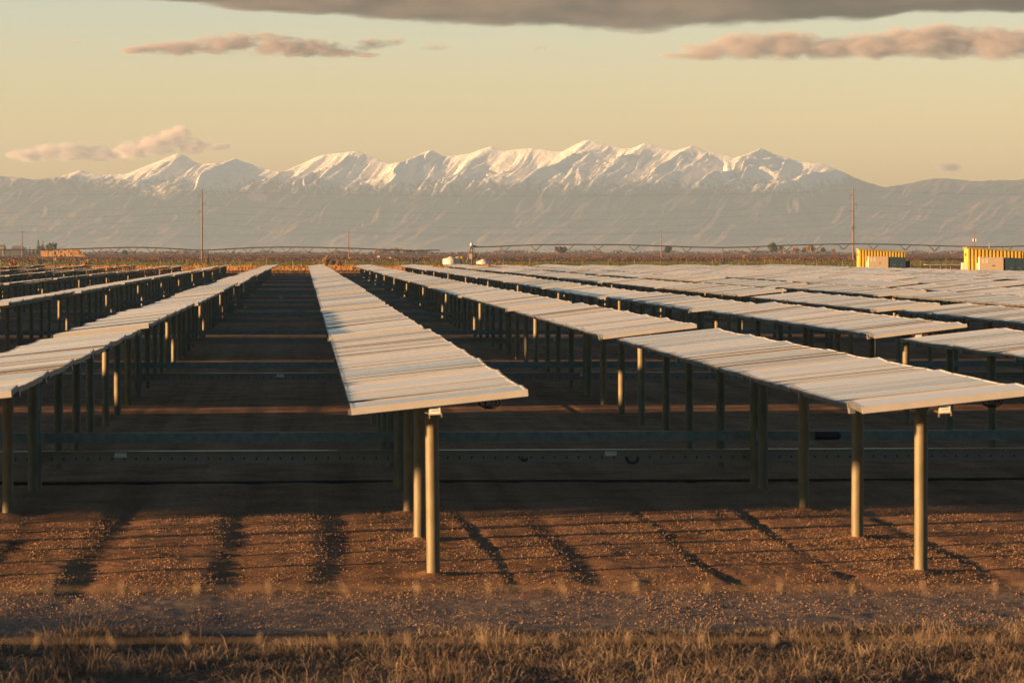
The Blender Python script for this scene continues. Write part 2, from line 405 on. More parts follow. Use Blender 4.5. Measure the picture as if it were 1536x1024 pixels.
def build_table(i, b, nb):
    y0 = Y0+b*PITCH_Y; X = ROWX+i*PITCH_X; r = random.Random(i*57+b*13+5)
    if b >= 1: y0 += r.gauss(0, .15)
    zb = zgf(y0+12)
    root = empty('solar_tracker', (X, y0, zb))
    tag(root, 'solar panel table, %s in the %s' % (bank_name(b, nb), row_name(i)), 'solar tracker', 'solar panel tables in long rows')
    zt = zdeck(y0+12)-zb+(r.gauss(0, .022) if b else 0); tilt = -R(6.0+(r.gauss(0, .5) if (b or i not in (0, 1)) else 0))
    if i == 0 and b == 1: zt -= .055; tilt = -R(6.3)
    twist = r.gauss(0, .6) if b else .2
    def place(o, y, dz):   # dz above the deck plane at the row axis
        o.location = (dz*math.sin(tilt), y, zt+dz*math.cos(tilt))
    if b < 3 and -3 <= i <= 9:
        for k in range(NM):
            dz, p, ro = mod_pose(k, r)
            o = link('solar_module', MODMESH, root)
            place(o, (k+.5)*MOD, dz)
            o.rotation_euler = (Matrix.Rotation(tilt+R(ro+twist*(k/NM-.5)), 3, 'Y') @ Matrix.Rotation(R(p), 3, 'X')).to_euler()
    else:
        o = link('panel_deck', DECKS[(i*5+b*3) % 6], root); place(o, 0, 0); o.rotation_euler = (0, tilt, 0)
    o = link('end_trim', TRIM, root); place(o, -.002, -.006); o.rotation_euler = (0, tilt, 0)
    o = link('torque_tube', TUBE, root); place(o, 0, -.15)
    if b < 3 and -3 <= i <= 9:
        for y in RAIL_Y:
            o = link('mounting_rail', RAIL, root); place(o, y, 0); o.rotation_euler = (0, tilt, 0)
    for k, y in enumerate(POST_Y):
        p = link('post', post_mesh(b), root, (.15*0, y+(r.gauss(0, .05) if k else 0), zgf(y0+y)-zb))
        p.rotation_euler = (r.gauss(0, .004), r.gauss(0, .004), r.random()*6.28)
        if b < 3:
            h = zt-.15-(zgf(y0+y)-zb)
            q = link('bearing', BEAR, p, (0, 0, h), (0, 0, -p.rotation_euler[2]))
    if b < 6:
        o = link('torque_arm', ARM, root); place(o, 13.1, -.15)
    if b < 2 and -2 <= i <= 4:
        ox = -.034 if i == 0 else -.022
        o = controller(root).build('control_box', [M['box'], M['label'], M['dark']], root, (ox, .07, zt-.088), (0, tilt*.5, R(-6)))
        mb = MB(); mb.box((-.055, .0, -.07), (.012, .05, .05)); mb.box((.055, 0, -.07), (.012, .05, .04)); mb.tube((-.055, 0, -.05), (-.13, .02, -.03), .006, n=6); mb.build('bracket', M['galv'], o)
        mb = MB(); cx = .43
        for l in range(3):
            rr = .05+.013*l; pts = [(cx+.02*l+rr*1.25*math.cos(a), .3+.03*l, zt-.005-.05+rr*.7*math.sin(a)) for a in np.linspace(0, 2*math.pi, 22)]
            mb.path(pts, .006, 5)
        mb.tube((cx, .3, zt-.02), (cx, .3, zt-.12), .007, n=5)
        mb.build('cable_loop', M['dark'], root)
    return root
NB = 12
def nbanks(i): return NB if i <= 10 else 8
tables = []
for b in range(NB):
    yf = Y0+b*PITCH_Y+LEN+8
    lo = at(0, 400, yf)[0]-37; hi = at(1536, 400, yf)[0]+3.
    i0 = math.ceil((lo-ROWX)/PITCH_X); i1 = math.floor((hi-ROWX)/PITCH_X)
    for i in range(i0, i1+1):
        if b < nbanks(i): tables.append(build_table(i, b, nbanks(i)))
# linkage beams under each bank
def beams():
    for b in range(NB):
        y = Y0+b*PITCH_Y+13.62; x0 = at(-60, 400, y)[0]-4; x1 = at(1600, 400, y)[0]+3
        if b >= 8: x1 = min(x1, ROWX+10.6*PITCH_X)
        zb = zgf(y); g = 'galvanised linkage beams crossing under the rows'
        mb = MB(); mb.box(((x0+x1)/2, y+.03, zb+.625), (x1-x0, .09, .125))
        up = mb.build('drive_link', M['steel']); tag(up, 'green grey tube beam, upper of the pair crossing under the %s' % ('nearest tables' if b == 0 else '%s tables back' % ORD[b]), 'beam', g)
        mb = MB(); L = x1-x0; cx = (x0+x1)/2
        mb.box((cx, y-.01, zb+.375), (L, .008, .14)); mb.box((cx, y-.0, zb+.451), (L, .13, .010)); mb.box((cx, y-.025, zb+.302), (L, .038, .006))
        if b < 2:
            x = x0+.1
            while x < x1:
                mb.tube((x, y-.0142, zb+.355), (x, y-.0155, zb+.355), .014, n=10, mi=1); x += .1535
        lowb = mb.build('drive_link', [M['channel'], M['dark']]); tag(lowb, 'brown grey channel beam, lower of the pair crossing under the %s' % ('nearest tables' if b == 0 else '%s tables back' % ORD[b]), 'beam', g)
        if b < 6:
            offs = [(181, 916)] if b == 0 else [(292,), ()]
            for X in ([at(q, 690, y)[0] for q in (181, 916)] if b == 0 else [ROWX+q*6.3-3.1+b*1.4 for q in (-1, 0, 1)]):
                mb = MB(); mb.box((X, y-.0175, zb+.405), (.155, .003, .062)); mb.build('label_plate', M['label'], lowb)
        if b == 0:
            mb = MB(); xa = at(1222, 653, y)[0]; xb = at(1257, 653, y)[0]
            mb.tube((xa, y-.03, zb+.627), (xb, y-.03, zb+.627), .055, n=12); mb.tube((xb, y-.03, zb+.627), (xb+.03, y-.03, zb+.627), .055, .02, n=12); mb.build('dark_sleeve', M['dark'], up)
            for px in (948, 786):
                xa = at(px, 690, y)[0]; mb = MB(); rr = .07 if px == 948 else .03
                for l in range(2): mb.path([(xa+(rr+.01*l)*math.cos(a), y-.05, zb+.36-.02*l+rr*math.sin(a)) for a in np.linspace(math.pi*.95, 2.05*math.pi, 16)], .009, 6)
                mb.build('cable_loop', M['dark'], lowb)
beams()
def trench_shade():  # black tube stands in for the shade line of a shallow trench
    y = 45.35; mb = MB(); pts = [(x, y+.05*math.sin(x*.9)+.03*math.sin(x*2.3), zgf(y)+.012) for x in np.linspace(-9, 13, 60)]
    mb.path(pts, .022, 6); tag(mb.build('trench_shade', M['dark']), 'thin black tube added as the dark shade line below the nearest pair of beams', 'shade line')
trench_shade()
# ------------------------------------------------------------------ barbed wire close to the camera
def barbed(Y, py, label):
    mb = MB(); z0 = at(768, py, Y)[1]; ph = random.random()
    N = 240; xs_ = np.linspace(-9, 9, N)
    for s in (0, 1):
        pts = [(x, Y+.0022*math.cos(x*60+s*math.pi), z0+.0022*math.sin(x*60+s*math.pi)+.004*math.sin(x*1.3+py)) for x in xs_]
        mb.path(pts, .0008, 5)
    o = tag(mb.build('barbed_wire', M['barb']), label, 'barbed wire', 'barbed wire strands close to the camera')
    x = -8.6+ph*.1
    while x < 8.6:
        bb = MB(); z = z0+.004*math.sin(x*1.3+py)
        for k_ in range(4):
            a = k_*1.57+random.uniform(-.3, .3); e = (x+random.uniform(-.006, .006), Y+.013*math.cos(a), z+.013*math.sin(a))
            bb.tube((x+.002*(k_-1.5), Y, z), e, .0017, .001, n=5)
        bb.tube((x-.003, Y, z), (x+.003, Y, z), .0026, n=6)
        if -1.2 < x < 2: bb.build('barb', M['barb'], o)
        x += .127
barbed(6.05, 882, 'blurred upper barbed wire strand crossing before the gravel')
barbed(6.0, 958, 'blurred lower barbed wire strand crossing before the dry grass')
# ------------------------------------------------------------------ things beyond the array
def sag(p, q, s, n=24):
    p, q = Vector(p), Vector(q)
    return [p.lerp(q, t)-Vector((0, 0, s*4*t*(1-t))) for t in np.linspace(0, 1, n)]
def power_line():
    Y = 890.; k = Y/F
    poles = []
    for px, top, lab in ((-674, 284, 'tall wooden utility pole beyond the left edge of the field'), (303, 284, 'tall wooden utility pole rising at left before the grey mountain'), (1280, 283, 'tall wooden utility pole beside the yellow inverter building'), (2257, 284, 'tall wooden utility pole beyond the right edge')):
        X, zt = at(px, top, Y); z0 = zgf(Y)
        att = [287, 308, 318.5, 329, 336] if px != 1280 else [286, 306.5, 317, 327, 336]
        if 0 < px < 1536:
            r = empty('utility_pole', (X, Y, z0)); tag(r, lab, 'utility pole', 'tall poles of the power line')
            mb = MB(); mb.tube((0, 0, -.5), (-.0, 0, zt-z0), .26, .15, n=12); mb.build('pole', M['wood'], r)
            for j, py in enumerate((296.5, 309, 320)):
                s = -1 if j % 2 == 0 else 1; z = at(px, py, Y)[1]-z0+.6
                mb = MB(); mb.tube((s*.1, 0, z-.25), (s*.85, 0, z+.1), .055, n=6)
                a = mb.build('bracket_arm', M['wire'], r)
                mb = MB()
                for q in range(8): mb.tube((s*.85, 0, z+.1-q*.16), (s*.85, 0, z+.02-q*.16), .07, .03, n=8)
                mb.build('insulator', M['wire'], a)
            if px == 1280:
                mb = MB(); z = at(px, 342, Y)[1]-z0
                mb.path([(.42*math.cos(a), -.2, z+.42*math.sin(a)) for a in np.linspace(0, 6.283, 20)], .05, 6); mb.build('cable_coil', M['wire'], r)
        poles.append((X, [at(px, py, Y)[1] for py in att]))
    for j in range(5):
        mb = MB()
        for (a, b) in zip(poles[:-1], poles[1:]):
            off = (-.8, .8, -.8, .3, -.3)[j]
            mb.path(sag((a[0]+off, Y, a[1][j]), (b[0]+off, Y, b[1][j]), [8, 13, 13, 14, 16][j]*k, 40), .013, 5)
        nm = ['topmost', 'second from the top', 'third from the top', 'fourth from the top', 'lowest'][j]
        tag(mb.build('power_line', M['wire']), 'thin grey power line between the tall poles, %s' % nm, 'power line', 'wires between the tall poles')
    Y2 = 1100.; ps = []
    for px, top, base, lab in ((-437, 347, 388, ''), (33, 346, 389, 'short thin utility pole at far left by the conifers'), (523, 347, 388, 'short thin utility pole standing between the two tall poles, behind the centre row'), (992, 346, 388, 'short thin utility pole beside the dark round tree'), (1462, 347, 388, 'short utility pole with transformer cans behind the right yellow building'), (1930, 347, 388, '')):
        X, zt = at(px, top, Y2); z0 = zgf(Y2)-.1
        if lab:
            r = empty('utility_pole', (X, Y2, z0)); tag(r, lab, 'utility pole', 'short poles along the field road')
            mb = MB(); mb.tube((0, 0, -.5), (0, 0, zt-z0), .2, .12, n=10); mb.build('pole', M['wood'], r)
            mb = MB(); mb.box((0, -.1, zt-z0-.35), (1.9, .1, .1)); mb.build('crossarm', M['wood'], r)
            if px == 1462:
                for s in (-1, 1):
                    mb = MB(); mb.lathe([(.2, -.5), (.25, -.48), (.25, .42), (.15, .5)], 12, (s*.42, -.2, at(px, 360, Y2)[1]-z0)); mb.build('transformer_can', M['tank'], r)
        ps.append((X, zt))
    for j, o in enumerate((-.9, .9)):
        mb = MB()
        for a, b in zip(ps[:-1], ps[1:]): mb.path(sag((a[0]+o, Y2, a[1]-.25-.4*j), (b[0]+o, Y2, b[1]-.25-.4*j), 1.1, 24), .018, 4)
        tag(mb.build('power_line', M['wire']), 'faint low power line between the short poles, %s strand' % ('upper' if j == 0 else 'lower'), 'power line', 'wires between the short poles')
power_line()
def pivot():
    Y = 600.
    def machine(pts, towers, braces, label, head=None):
        r = empty('irrigation_pivot', (at(pts[0][0], 377, Y)[0], Y, zgf(Y))); tag(r, label, 'irrigation machine', 'centre pivot irrigation machines')
        o0 = Vector(r.location)
        P = lambda px, py: Vector((at(px, py, Y)[0], Y, at(px, py, Y)[1]))-o0
        mb = MB(); L = [P(*p) for p in pts]
        # smooth the pipe through the given points
        mb.path(L, .1, 8); mb.build('pipe', M['pivot'], r)
        def pipe_y(px):
            for (a, b) in zip(pts[:-1], pts[1:]):
                if a[0] <= px <= b[0]: return a[1]+(b[1]-a[1])*(px-a[0])/(b[0]-a[0])
            return pts[-1][1]
        low = MB(); prev = None
        for px in braces:
            py = pipe_y(px); v = MB()
            A, B_, D = P(px-9, py), P(px+9, py), P(px, py+8)
            for s in (-.5, .5):
                v.tube(A+Vector((0, 0, 0)), D+Vector((0, s*1.2, 0)), .05, n=5); v.tube(B_, D+Vector((0, s*1.2, 0)), .05, n=5)
            v.tube(D+Vector((0, -.6, 0)), D+Vector((0, .6, 0)), .03, n=5)
            v.build('truss_brace', M['pivot'], r)
            if prev is not None and px-prev[0] < 90:
                low.tube(prev[1], D, .02, n=4)
            prev = (px, D)
        low.build('truss_rod', M['pivot'], r)
        for px in towers:
            t = MB(); top = P(px, pipe_y(px)-1); g = P(px, 397); g.z = -.0
            for s in (-1, 1):
                t.tube(top, Vector((g.x+.05*s, s*1.6, .5)), .05, n=6)
            t.tube(Vector((g.x, -1.6, .5)), Vector((g.x, 1.6, .5)), .06, n=6); t.tube(top, Vector((g.x, 0, .5)), .04, n=6)
            tw = t.build('drive_tower', M['pivot'], r)
            for s in (-1, 1):
                w = MB(); w.tube((g.x-.14, s*1.6, .5), (g.x+.14, s*1.6, .5), .52, n=16); w.build('wheel', M['dark'], tw)
        return r, P
    r, P = machine([(708, 370.5), (730, 370.3), (760, 369), (805, 367.2), (860, 366.8), (930, 367), (1000, 369.2), (1040, 370.6), (1084, 371.4), (1120, 370.6), (1180, 368), (1240, 366.4), (1285, 365.8), (1340, 366.6), (1400, 368.4), (1440, 369.6), (1475, 370.4), (1510, 370), (1560, 368)],
        [1084, 1475], [757, 804, 853, 897, 951, 1030, 1130, 1180, 1225, 1265, 1310, 1358, 1402, 1510], 'centre pivot irrigation pipe stretching right from the lattice tower by the white tanks')
    # pivot point: a pyramid of angle iron with the inlet riser
    mb = MB(); top = P(708, 369); g = P(708, 397); g.z = 0
    for sx in (-1, 1):
        for sy in (-1, 1):
            mb.tube((top.x+.15*sx, .15*sy, top.z), (top.x+1.0*sx, .9*sy, 0), .09, n=6)
    for f in (.35, .65):
        q = lambda sx, sy: Vector((top.x+sx*(1.0-.85*f), sy*(.9-.75*f), top.z*f))
        for a, b in (((-1, -1), (1, -1)), ((1, -1), (1, 1)), ((1, 1), (-1, 1)), ((-1, 1), (-1, -1))):
            mb.tube(q(*a), q(*b), .07, n=5)
        mb.tube((top.x-1+.85*(f-.35), -.9+.75*(f-.35), top.z*(f-.35)), q(1, -1), .06, n=5)
    mb.tube((top.x, 0, 0), (top.x, 0, top.z+.25), .13, n=8)
    mb.tube((top.x, 0, top.z+.1), (top.x+1.1, 0, top.z-.15), .1, n=8)
    mb.build('pivot_tower', M['pivot'], r)
    mb = MB(); mb.box((top.x-.25, -.8, top.z*.45), (.5, .3, .9)); mb.build('control_panel', M['cab'], r)
    mb = MB(); mb.lathe([(.22, -.2), (.26, 0), (.2, .25), (.05, .32)], 12, (top.x-.1, 0, top.z+.25)); mb.build('slip_ring_cover', M['tank'], r)
    machine([(-40, 373), (20, 374.6), (60, 375.2), (125, 373), (160, 371.8), (203, 371), (240, 372), (305, 375.6), (338, 373.8), (380, 371.4), (423, 370.6), (470, 371), (520, 372.2), (570, 374.2), (620, 376), (660, 375.2)],
        [60, 312, 620], [145, 172, 200, 228, 262, 345, 372, 400, 430, 462, 498, 535, 572], 'farther irrigation pipe on thin towers behind the left rows')
pivot()
def tanks():
    Y = 590.
    for px, w, y0, ytop, lab, cone in ((677, 26, 399, 386.5, 'white ribbed water tank left of the irrigation tower', 0), (725.5, 23, 399.5, 390, 'low white tank with conical top right of the irrigation tower', 1)):
        X = at(px, 380, Y)[0]; z0 = zgf(Y); zt = at(px, ytop, Y)[1]-z0; rr = w/2/F*Y
        r = empty('water_tank', (X, Y, z0)); tag(r, lab, 'tank', 'white water tanks')
        hb = zt*(.78 if not cone else .6); mb = MB()
        prof = [(rr*.97, 0), (rr, .08)]
        for k in range(1, 5): prof += [(rr, hb*k/5-.03), (rr*.975, hb*k/5), (rr, hb*k/5+.03)]
        prof += [(rr, hb)]
        mb.lathe(prof, 28); mb.build('tank_body', M['tank'], r)
        mb = MB(); mb.lathe([(rr, hb), (rr*.9, hb+(zt-hb)*.45), (rr*.35, zt), (rr*.33, zt+.12), (.02, zt+.14)], 28); mb.build('tank_lid', M['tank'], r)
    # yellow pump engine
    X, _ = at(688.5, 388, Y); z0 = zgf(Y)
    r = empty('pump_engine', (X+.1, Y+2, z0)); tag(r, 'yellow pump engine housing between the white tank and the irrigation tower', 'pump')
    h = at(688, 384.5, Y)[1]-z0
    mb = MB(); mb.box((0, 0, h*.62), (1.05, .9, h*.7)); mb.box((0, -.46, h*.75), (.2, .04, h*.35), 1); mb.build('housing', [M['yellow'], M['dark']], r)
    mb = MB(); mb.tube((.35, 0, h*.97), (.35, 0, h*1.15), .06, n=8); mb.build('exhaust_pipe', M['dark'], r)
    mb = MB()
    for s in (-.4, .4): mb.box((s, 0, h*.135), (.12, .8, h*.27))
    mb.build('skid', M['pivot'], r)
tanks()
DIG = {'1': ['010', '110', '010', '010', '111'], '3': ['111', '001', '111', '001', '111'], '6': ['111', '100', '111', '101', '111']}
def inverter(px0, px1, pyl, Y, num, lab, extra):
    XL = at(px0, 380, Y)[0]; XR = at(px1, 380, Y)[0]; z0 = zgf(Y); L = XR-XL
    r = empty('inverter_building', (XL, Y, z0), R(-3.)); tag(r, lab, 'building', 'yellow inverter buildings')
    hl = at(px0, pyl, Y)[1]-z0-.12; hr = hl-L*.058; W = 2.4
    wl = MB()
    # corrugated front wall, trapezoid ribs
    n = 15; p = L/n; zt = lambda x: hl+(hr-hl)*x/L
    prof = []
    for k in range(n):
        a = k*p; prof += [(a, 0.), (a+p*.42, 0.), (a+p*.54, .15), (a+p*.9, .15)]
    prof.append((L, 0.))
    vs = []
    for (x, y) in prof: vs += [(x, y, 0), (x, y, zt(x)-.01)]
    wl.add(vs, [(2*k, 2*k+2, 2*k+3, 2*k+1) for k in range(len(prof)-1)])
    # the other three sides
    q = [(0, 0), (0, W), (L, W), (L, 0)]
    for (a, b) in ((0, 1), (1, 2), (2, 3)):
        (xa, ya), (xb, yb) = q[a], q[b]
        wl.add([(xa, ya, 0), (xb, yb, 0), (xb, yb, zt(xb)-.01), (xa, ya, zt(xa)-.01)], [(3, 2, 1, 0)])
    wl.build('wall', M['yellow'], r)
    mb = MB(); mb.add([(-.1, -.1, zt(-.1)), (L+.1, -.1, zt(L+.1)), (L+.1, W+.1, zt(L+.1)), (-.1, W+.1, zt(-.1)), (-.1, -.1, zt(-.1)+.14), (L+.1, -.1, zt(L+.1)+.14), (L+.1, W+.1, zt(L+.1)+.14), (-.1, W+.1, zt(-.1)+.14)],
        [(3, 2, 1, 0), (4, 5, 6, 7), (0, 1, 5, 4), (1, 2, 6, 5), (2, 3, 7, 6), (3, 0, 4, 7)]); mb.build('roof', M['roofg'], r)
    mb = MB(); mb.box((-.02, W*.5, hl*.36), (.04, .8, hl*.72)); d = mb.build('door', M['yellow'], r)
    mb = MB(); mb.box((-.06, W*.28, hl*.36), (.05, .1, .16)); mb.build('handle', M['dark'], d)
    mb = MB(); mb.tube((-.05, W*.5, hl*.83), (0, W*.5, hl*.83), .15, n=14); mb.build('vent', M['dark'], r)
    mb = MB(); mb.box((.16*L, -.26, hl*.30), (.08, .1, hl*.6)); mb.build('conduit', M['cablight'], r)
    # beige cabinet with painted number, blue transformer
    ct = hl*.76; cw = L*.43; cx = .185*L
    c = MB(); c.box((cx+cw/2, -.65, ct/2), (cw, .8, ct)); cab = c.build('cabinet', M['cab'], r)
    mb = MB(); mb.box((cx-.012, -.65, ct/2), (.02, .82, ct)); mb.build('side_panel', M['cablight'], cab)
    t = MB(); u = .065
    for k, ch in enumerate(num):
        for rr_, line in enumerate(DIG[ch]):
            for cc, v in enumerate(line):
                if v == '1': t.box((cx+.2+k*.30+cc*u, -1.054, ct-.17-rr_*u), (u*.98, .006, u*.98))
    t.build('painted_number', M['cablight'], cab)
    mb = MB(); mb.box((cx+cw*.58, -1.06, ct*.68), (.2, .03, .07)); mb.box((cx+cw*.75, -1.06, ct*.28), (.12, .03, .07)); mb.build('handle', M['dark'], cab)
    tw = L*.34; tx = L*.655
    mb = MB(); mb.box((tx+tw/2, -.7, ct*.47), (tw, 1.1, ct*.94)); mb.box((tx+tw/2, -.7, ct*.95), (tw+.06, 1.16, .04)); tr = mb.build('transformer_box', M['blue'], r)
    mb = MB(); mb.box((tx+tw*.3, -1.262, ct*.6), (.22, .02, .035)); mb.box((tx+tw*.74, -1.262, ct*.6), (.22, .02, .035)); mb.build('label_plate', M['channel'], tr)
    mb = MB(); mb.box((tx+tw*.51, -1.256, ct*.47), (.03, .012, ct*.85)); mb.build('door_seam', M['dark'], tr)
    mb = MB(); mb.box((L*1.06, -.3, ct*.4), (L*.09, .9, ct*.8)); mb.build('junction_cabinet', M['dark'], r)
    if extra:
        mb = MB(); mb.box((-.25, .35, hl*.3), (.45, .5, hl*.6)); mb.build('side_box', M['cablight'], r)
        mb = MB(); mb.tube((.44*L, W*.6, zt(.44*L)+.05), (.44*L, W*.6, zt(.44*L)+.62), .05, n=8); mb.build('mast', M['roofg'], r)
inverter(1289, 1356, 373.0, 345., '13', 'yellow ribbed building with number 13 on its cabinet, beside the tall pole', False)
inverter(1452, 1533, 370.8, 285., '16', 'yellow ribbed building with number 16 on its cabinet, at the right edge', True)
def back_fence():
    Y = 405.; r = empty('wire_fence', (0, Y, zgf(Y))); tag(r, 'thin wire fence with pale posts behind the far end of the panels', 'fence')
    mb = MB(); mb.tube((0, 0, -.3), (0, 0, 1.55), .035, n=6); pm = mb.mesh('fence_post', M['galv'])
    x = -38.
    while x < 88:
        o = link('fence_post', pm, r, (x, 0, 0)); o.scale = (1, 1, random.uniform(.95, 1.06)); x += 3.06
    mb = MB()
    for z in (.3, .6, .9, 1.2, 1.45): mb.tube((-38, .04, z), (87, .04, z), .004, n=4)
    mb.build('fence_wire', M['wire'], r)
back_fence()
def lone_deck():
    Y = 420.; X0, z = at(1392, 397, Y); X1 = at(1444, 397, Y)[0]; zb = zgf(Y)
    r = empty('solar_tracker', (X0, Y, zb)); tag(r, 'lone solar panel table seen between the two yellow buildings', 'solar tracker', 'solar panel tables in long rows')
    mb = MB()
    for k in range(int((X1-X0)/MOD)+1):
        add_module(mb, (0, 0, 0), 0) if 0 else mb.box((k*MOD, 0, z-zb), (MOD*.96, 1.6, .05))
    mb.build('panel_deck', [M['frame']], r)
    for k in range(4):
        mb = MB(); mb.tube((.3+k*1.25, 0, -.1), (.3+k*1.25, 0, z-zb-.03), .07, n=8); mb.build('post', M['galv'], r)
lone_deck()
# trees, shrubs
def crown_mesh(name, lobes, n, size, m, shape='round'):
    V = []; Fc = []
    P = []
    tot = sum(l[3]*l[4]*l[5] for l in lobes)
    for (cx, cy, cz, rx, ry, rz) in lobes:
        k = max(20, int(n*rx*ry*rz/tot))
        d = rng.normal(size=(k, 3)); d /= np.linalg.norm(d, axis=1)[:, None]
        rad = rng.random(k)**.42*(1+.22*rng.normal(size=k))
        P.append(np.stack([cx+d[:, 0]*rad*rx, cy+d[:, 1]*rad*ry, cz+d[:, 2]*rad*rz], -1))
    P = np.concatenate(P); N = len(P)
    a = rng.normal(size=(N, 3)); a /= np.linalg.norm(a, axis=1)[:, None]
    b = np.cross(a, rng.normal(size=(N, 3))); b /= np.linalg.norm(b, axis=1)[:, None]
    s = size*(.5+rng.random(N))[:, None]
    V = np.stack([P+a*s, P+b*s*.7, P-a*s, P-b*s*.7], 1).reshape(-1, 3)
    V[:, 2] = np.maximum(V[:, 2], .02)
    Fc = np.arange(4*N).reshape(N, 4)
    return np_mesh(name, V, Fc, m)
def tree(name, label, px, pybase, pytop, wpx, Y, m, kind='round', cat='tree', group=None, n=900):
    X = at(px, 377, Y)[0]; z0 = zgf(Y); h = at(px, pytop, Y)[1]-z0; w = wpx/F*Y/2
    r = empty(name, (X, Y, z0)); tag(r, label, cat, group)
    if kind == 'conifer':
        lobes = [(0, 0, h*(.16+.80*t), w*(1-t)*1.05+.1, w*(1-t)*1.05+.1, h*.07) for t in np.linspace(0, .97, 13)]
    elif kind == 'shrub':
        lobes = [(w*random.uniform(-.6, .6), w*random.uniform(-.5, .5), h*random.uniform(.3, .62), w*.5, w*.5, h*.36) for _ in range(7)]
    else:
        lobes = [(w*random.uniform(-.55, .55), w*random.uniform(-.5, .5), h*random.uniform(.45, .78), w*random.uniform(.3, .5), w*.45, h*random.uniform(.14, .24)) for _ in range(10)]
        lobes.append((0, 0, h*.82, w*.4, w*.4, h*.16))
    sz = max(w*.13, .12)
    link('crown', crown_mesh('crown', lobes, n, sz, m), r)
    mb = MB()
    if kind == 'shrub':
        for k in range(5):
            a = k*1.3; mb.tube((0, 0, -.1), (w*.4*math.cos(a), w*.4*math.sin(a), h*.55), .05, .02, n=5)
        mb.build('stem', M['bark'], r)
    else:
        mb.tube((0, 0, -.3), (0, 0, h*.6), max(.03*h, .12), .015*h, n=8)
        for k in range(7):
            a = k*.95; zz = h*(.3+.05*k); mb.tube((0, 0, zz), (w*.6*math.cos(a), w*.6*math.sin(a), zz+h*.18), .014*h, .006*h, n=5)
        mb.build('trunk', M['bark'], r)
g1 = 'trees of the farmstead at left'
tree('conifer_tree', 'tall pointed dark conifer left of the round tree by the hay stack', 57.5, 378, 360, 9, 1500, M['conifer'], 'conifer', group=g1)
tree('conifer_tree', 'slimmer dark conifer between the tall conifer and the round tree', 64.5, 378, 361, 7.5, 1520, M['conifer'], 'conifer', group=g1)
tree('broadleaf_tree', 'broad dark round tree just above the hay stack', 77, 378, 363.5, 20, 1510, M['green'], group=g1)
tree('broadleaf_tree', 'low yellowish tree in front of the conifers', 63, 378, 367.5, 12, 1480, M['brownbush'], group=g1)
for px, top, w in ((39, 370.5, 4.5), (45, 371, 3.5), (51, 372.5, 4), (6.3, 365.5, 2.6)):
    tree('conifer_tree', {39: 'small dark conifer just right of the leftmost thin pole', 45: 'small narrow conifer between the thin pole and the tall conifers', 51: 'tiny dark conifer closest to the tall conifers', 6.3: 'thin dark poplar at the left edge of the picture'}[px], px, 378, top, w, 1600, M['conifer'], 'conifer', group=g1, n=400)
tree('shrub', 'small dark bush alone on the horizon left of the tall pole', 187, 378, 374, 10, 1900, M['conifer'], 'shrub', 'shrub')
tree('bare_tree', 'rounded brown bare tree right of the irrigation tower', 841, 378, 370, 22, 1700, M['brownbush'])
tree('broadleaf_tree', 'dark round evergreen by the short thin pole right of centre', 1001.5, 378, 368.2, 15, 1500, M['conifer'])
tree('broadleaf_tree', 'brown and green tree leftmost of the autumn row', 1160, 379, 363.5, 17, 1700, M['green'], group='autumn trees on the horizon')
for px, top, w, mm, lb in ((1171, 368, 10, 'orange', 'small peach coloured tree just right of the brown and green tree'), (1193, 370, 14, 'orange', 'low orange tree between the peach tree and the golden tree'), (1207, 369, 9, 'orange', 'narrow orange tree touching the golden tree'), (1218, 366.5, 16, 'gold', 'bright golden tree, tallest of the autumn row'), (1235, 370, 9, 'green', 'dull green tree right of the golden tree'), (1250, 372.5, 9, 'orange', 'small pale orange bush nearest the tall right pole')):
    tree('broadleaf_tree', lb, px, 379, top, w, 1700, M[mm], group='autumn trees on the horizon', n=600)
for px, top, w, Y, mm, lb in ((489, 385, 10, 560, 'gold', 'golden shrub behind the far end of the centre row'), (500, 390, 9, 540, 'green', 'dark green shrub right of the golden shrub'), (527, 386, 7, 900, 'gold', 'yellow shrub at the foot of the short thin pole'), (130, 390, 13, 520, 'gold', 'golden shrub behind the left rows'), (86, 386, 12, 760, 'gold', 'yellow shrub below the hay stack'), (19, 390, 12, 520, 'orange', 'orange shrub near the left edge behind the rows'), (1117, 382, 6, 1000, 'gold', 'pale yellow shrub in the field right of the irrigation drive tower'), (508, 391, 8, 520, 'orange', 'orange shrub beside the dark green shrub')):
    tree('shrub', lb, px, 395, top, w, Y, M[mm], 'shrub', 'shrub', 'autumn shrubs behind the rows', 500)
def far_trees():   # fuzzy dark hedge line at the horizon, one mass
    lob = []
    for px in np.arange(505, 720, 5.):
        hgt = 1.9+1.6*float(vnoise(np.array([px/22.]), np.array([0.]), 5)[0]); Y = 2500+random.uniform(-100, 100); X = at(px, 377, Y)[0]
        if 560 < px < 640: hgt += .8
        lob.append((X, Y, zgf(Y)+hgt*.5, 3.2, 3.2, max(hgt*.6, .8)))
    for px in np.concatenate([np.arange(-20, 500, 7.), np.arange(730, 1560, 7.)]):
        Y = 2900+random.uniform(-200, 200); X = at(px, 377, Y)[0]; hgt = 2.0+1.3*float(vnoise(np.array([px/16.]), np.array([3.]), 6)[0])
        lob.append((X, Y, zgf(Y)+hgt*.5, 3.6, 3.2, max(hgt*.6, .6)))
    me = crown_mesh('treeline', lob, 9000, .8, M['brownbush']); tag(link('treeline', me), 'dark brown hedge and scrub line along the flat horizon', 'treeline', kind='stuff')
far_trees()
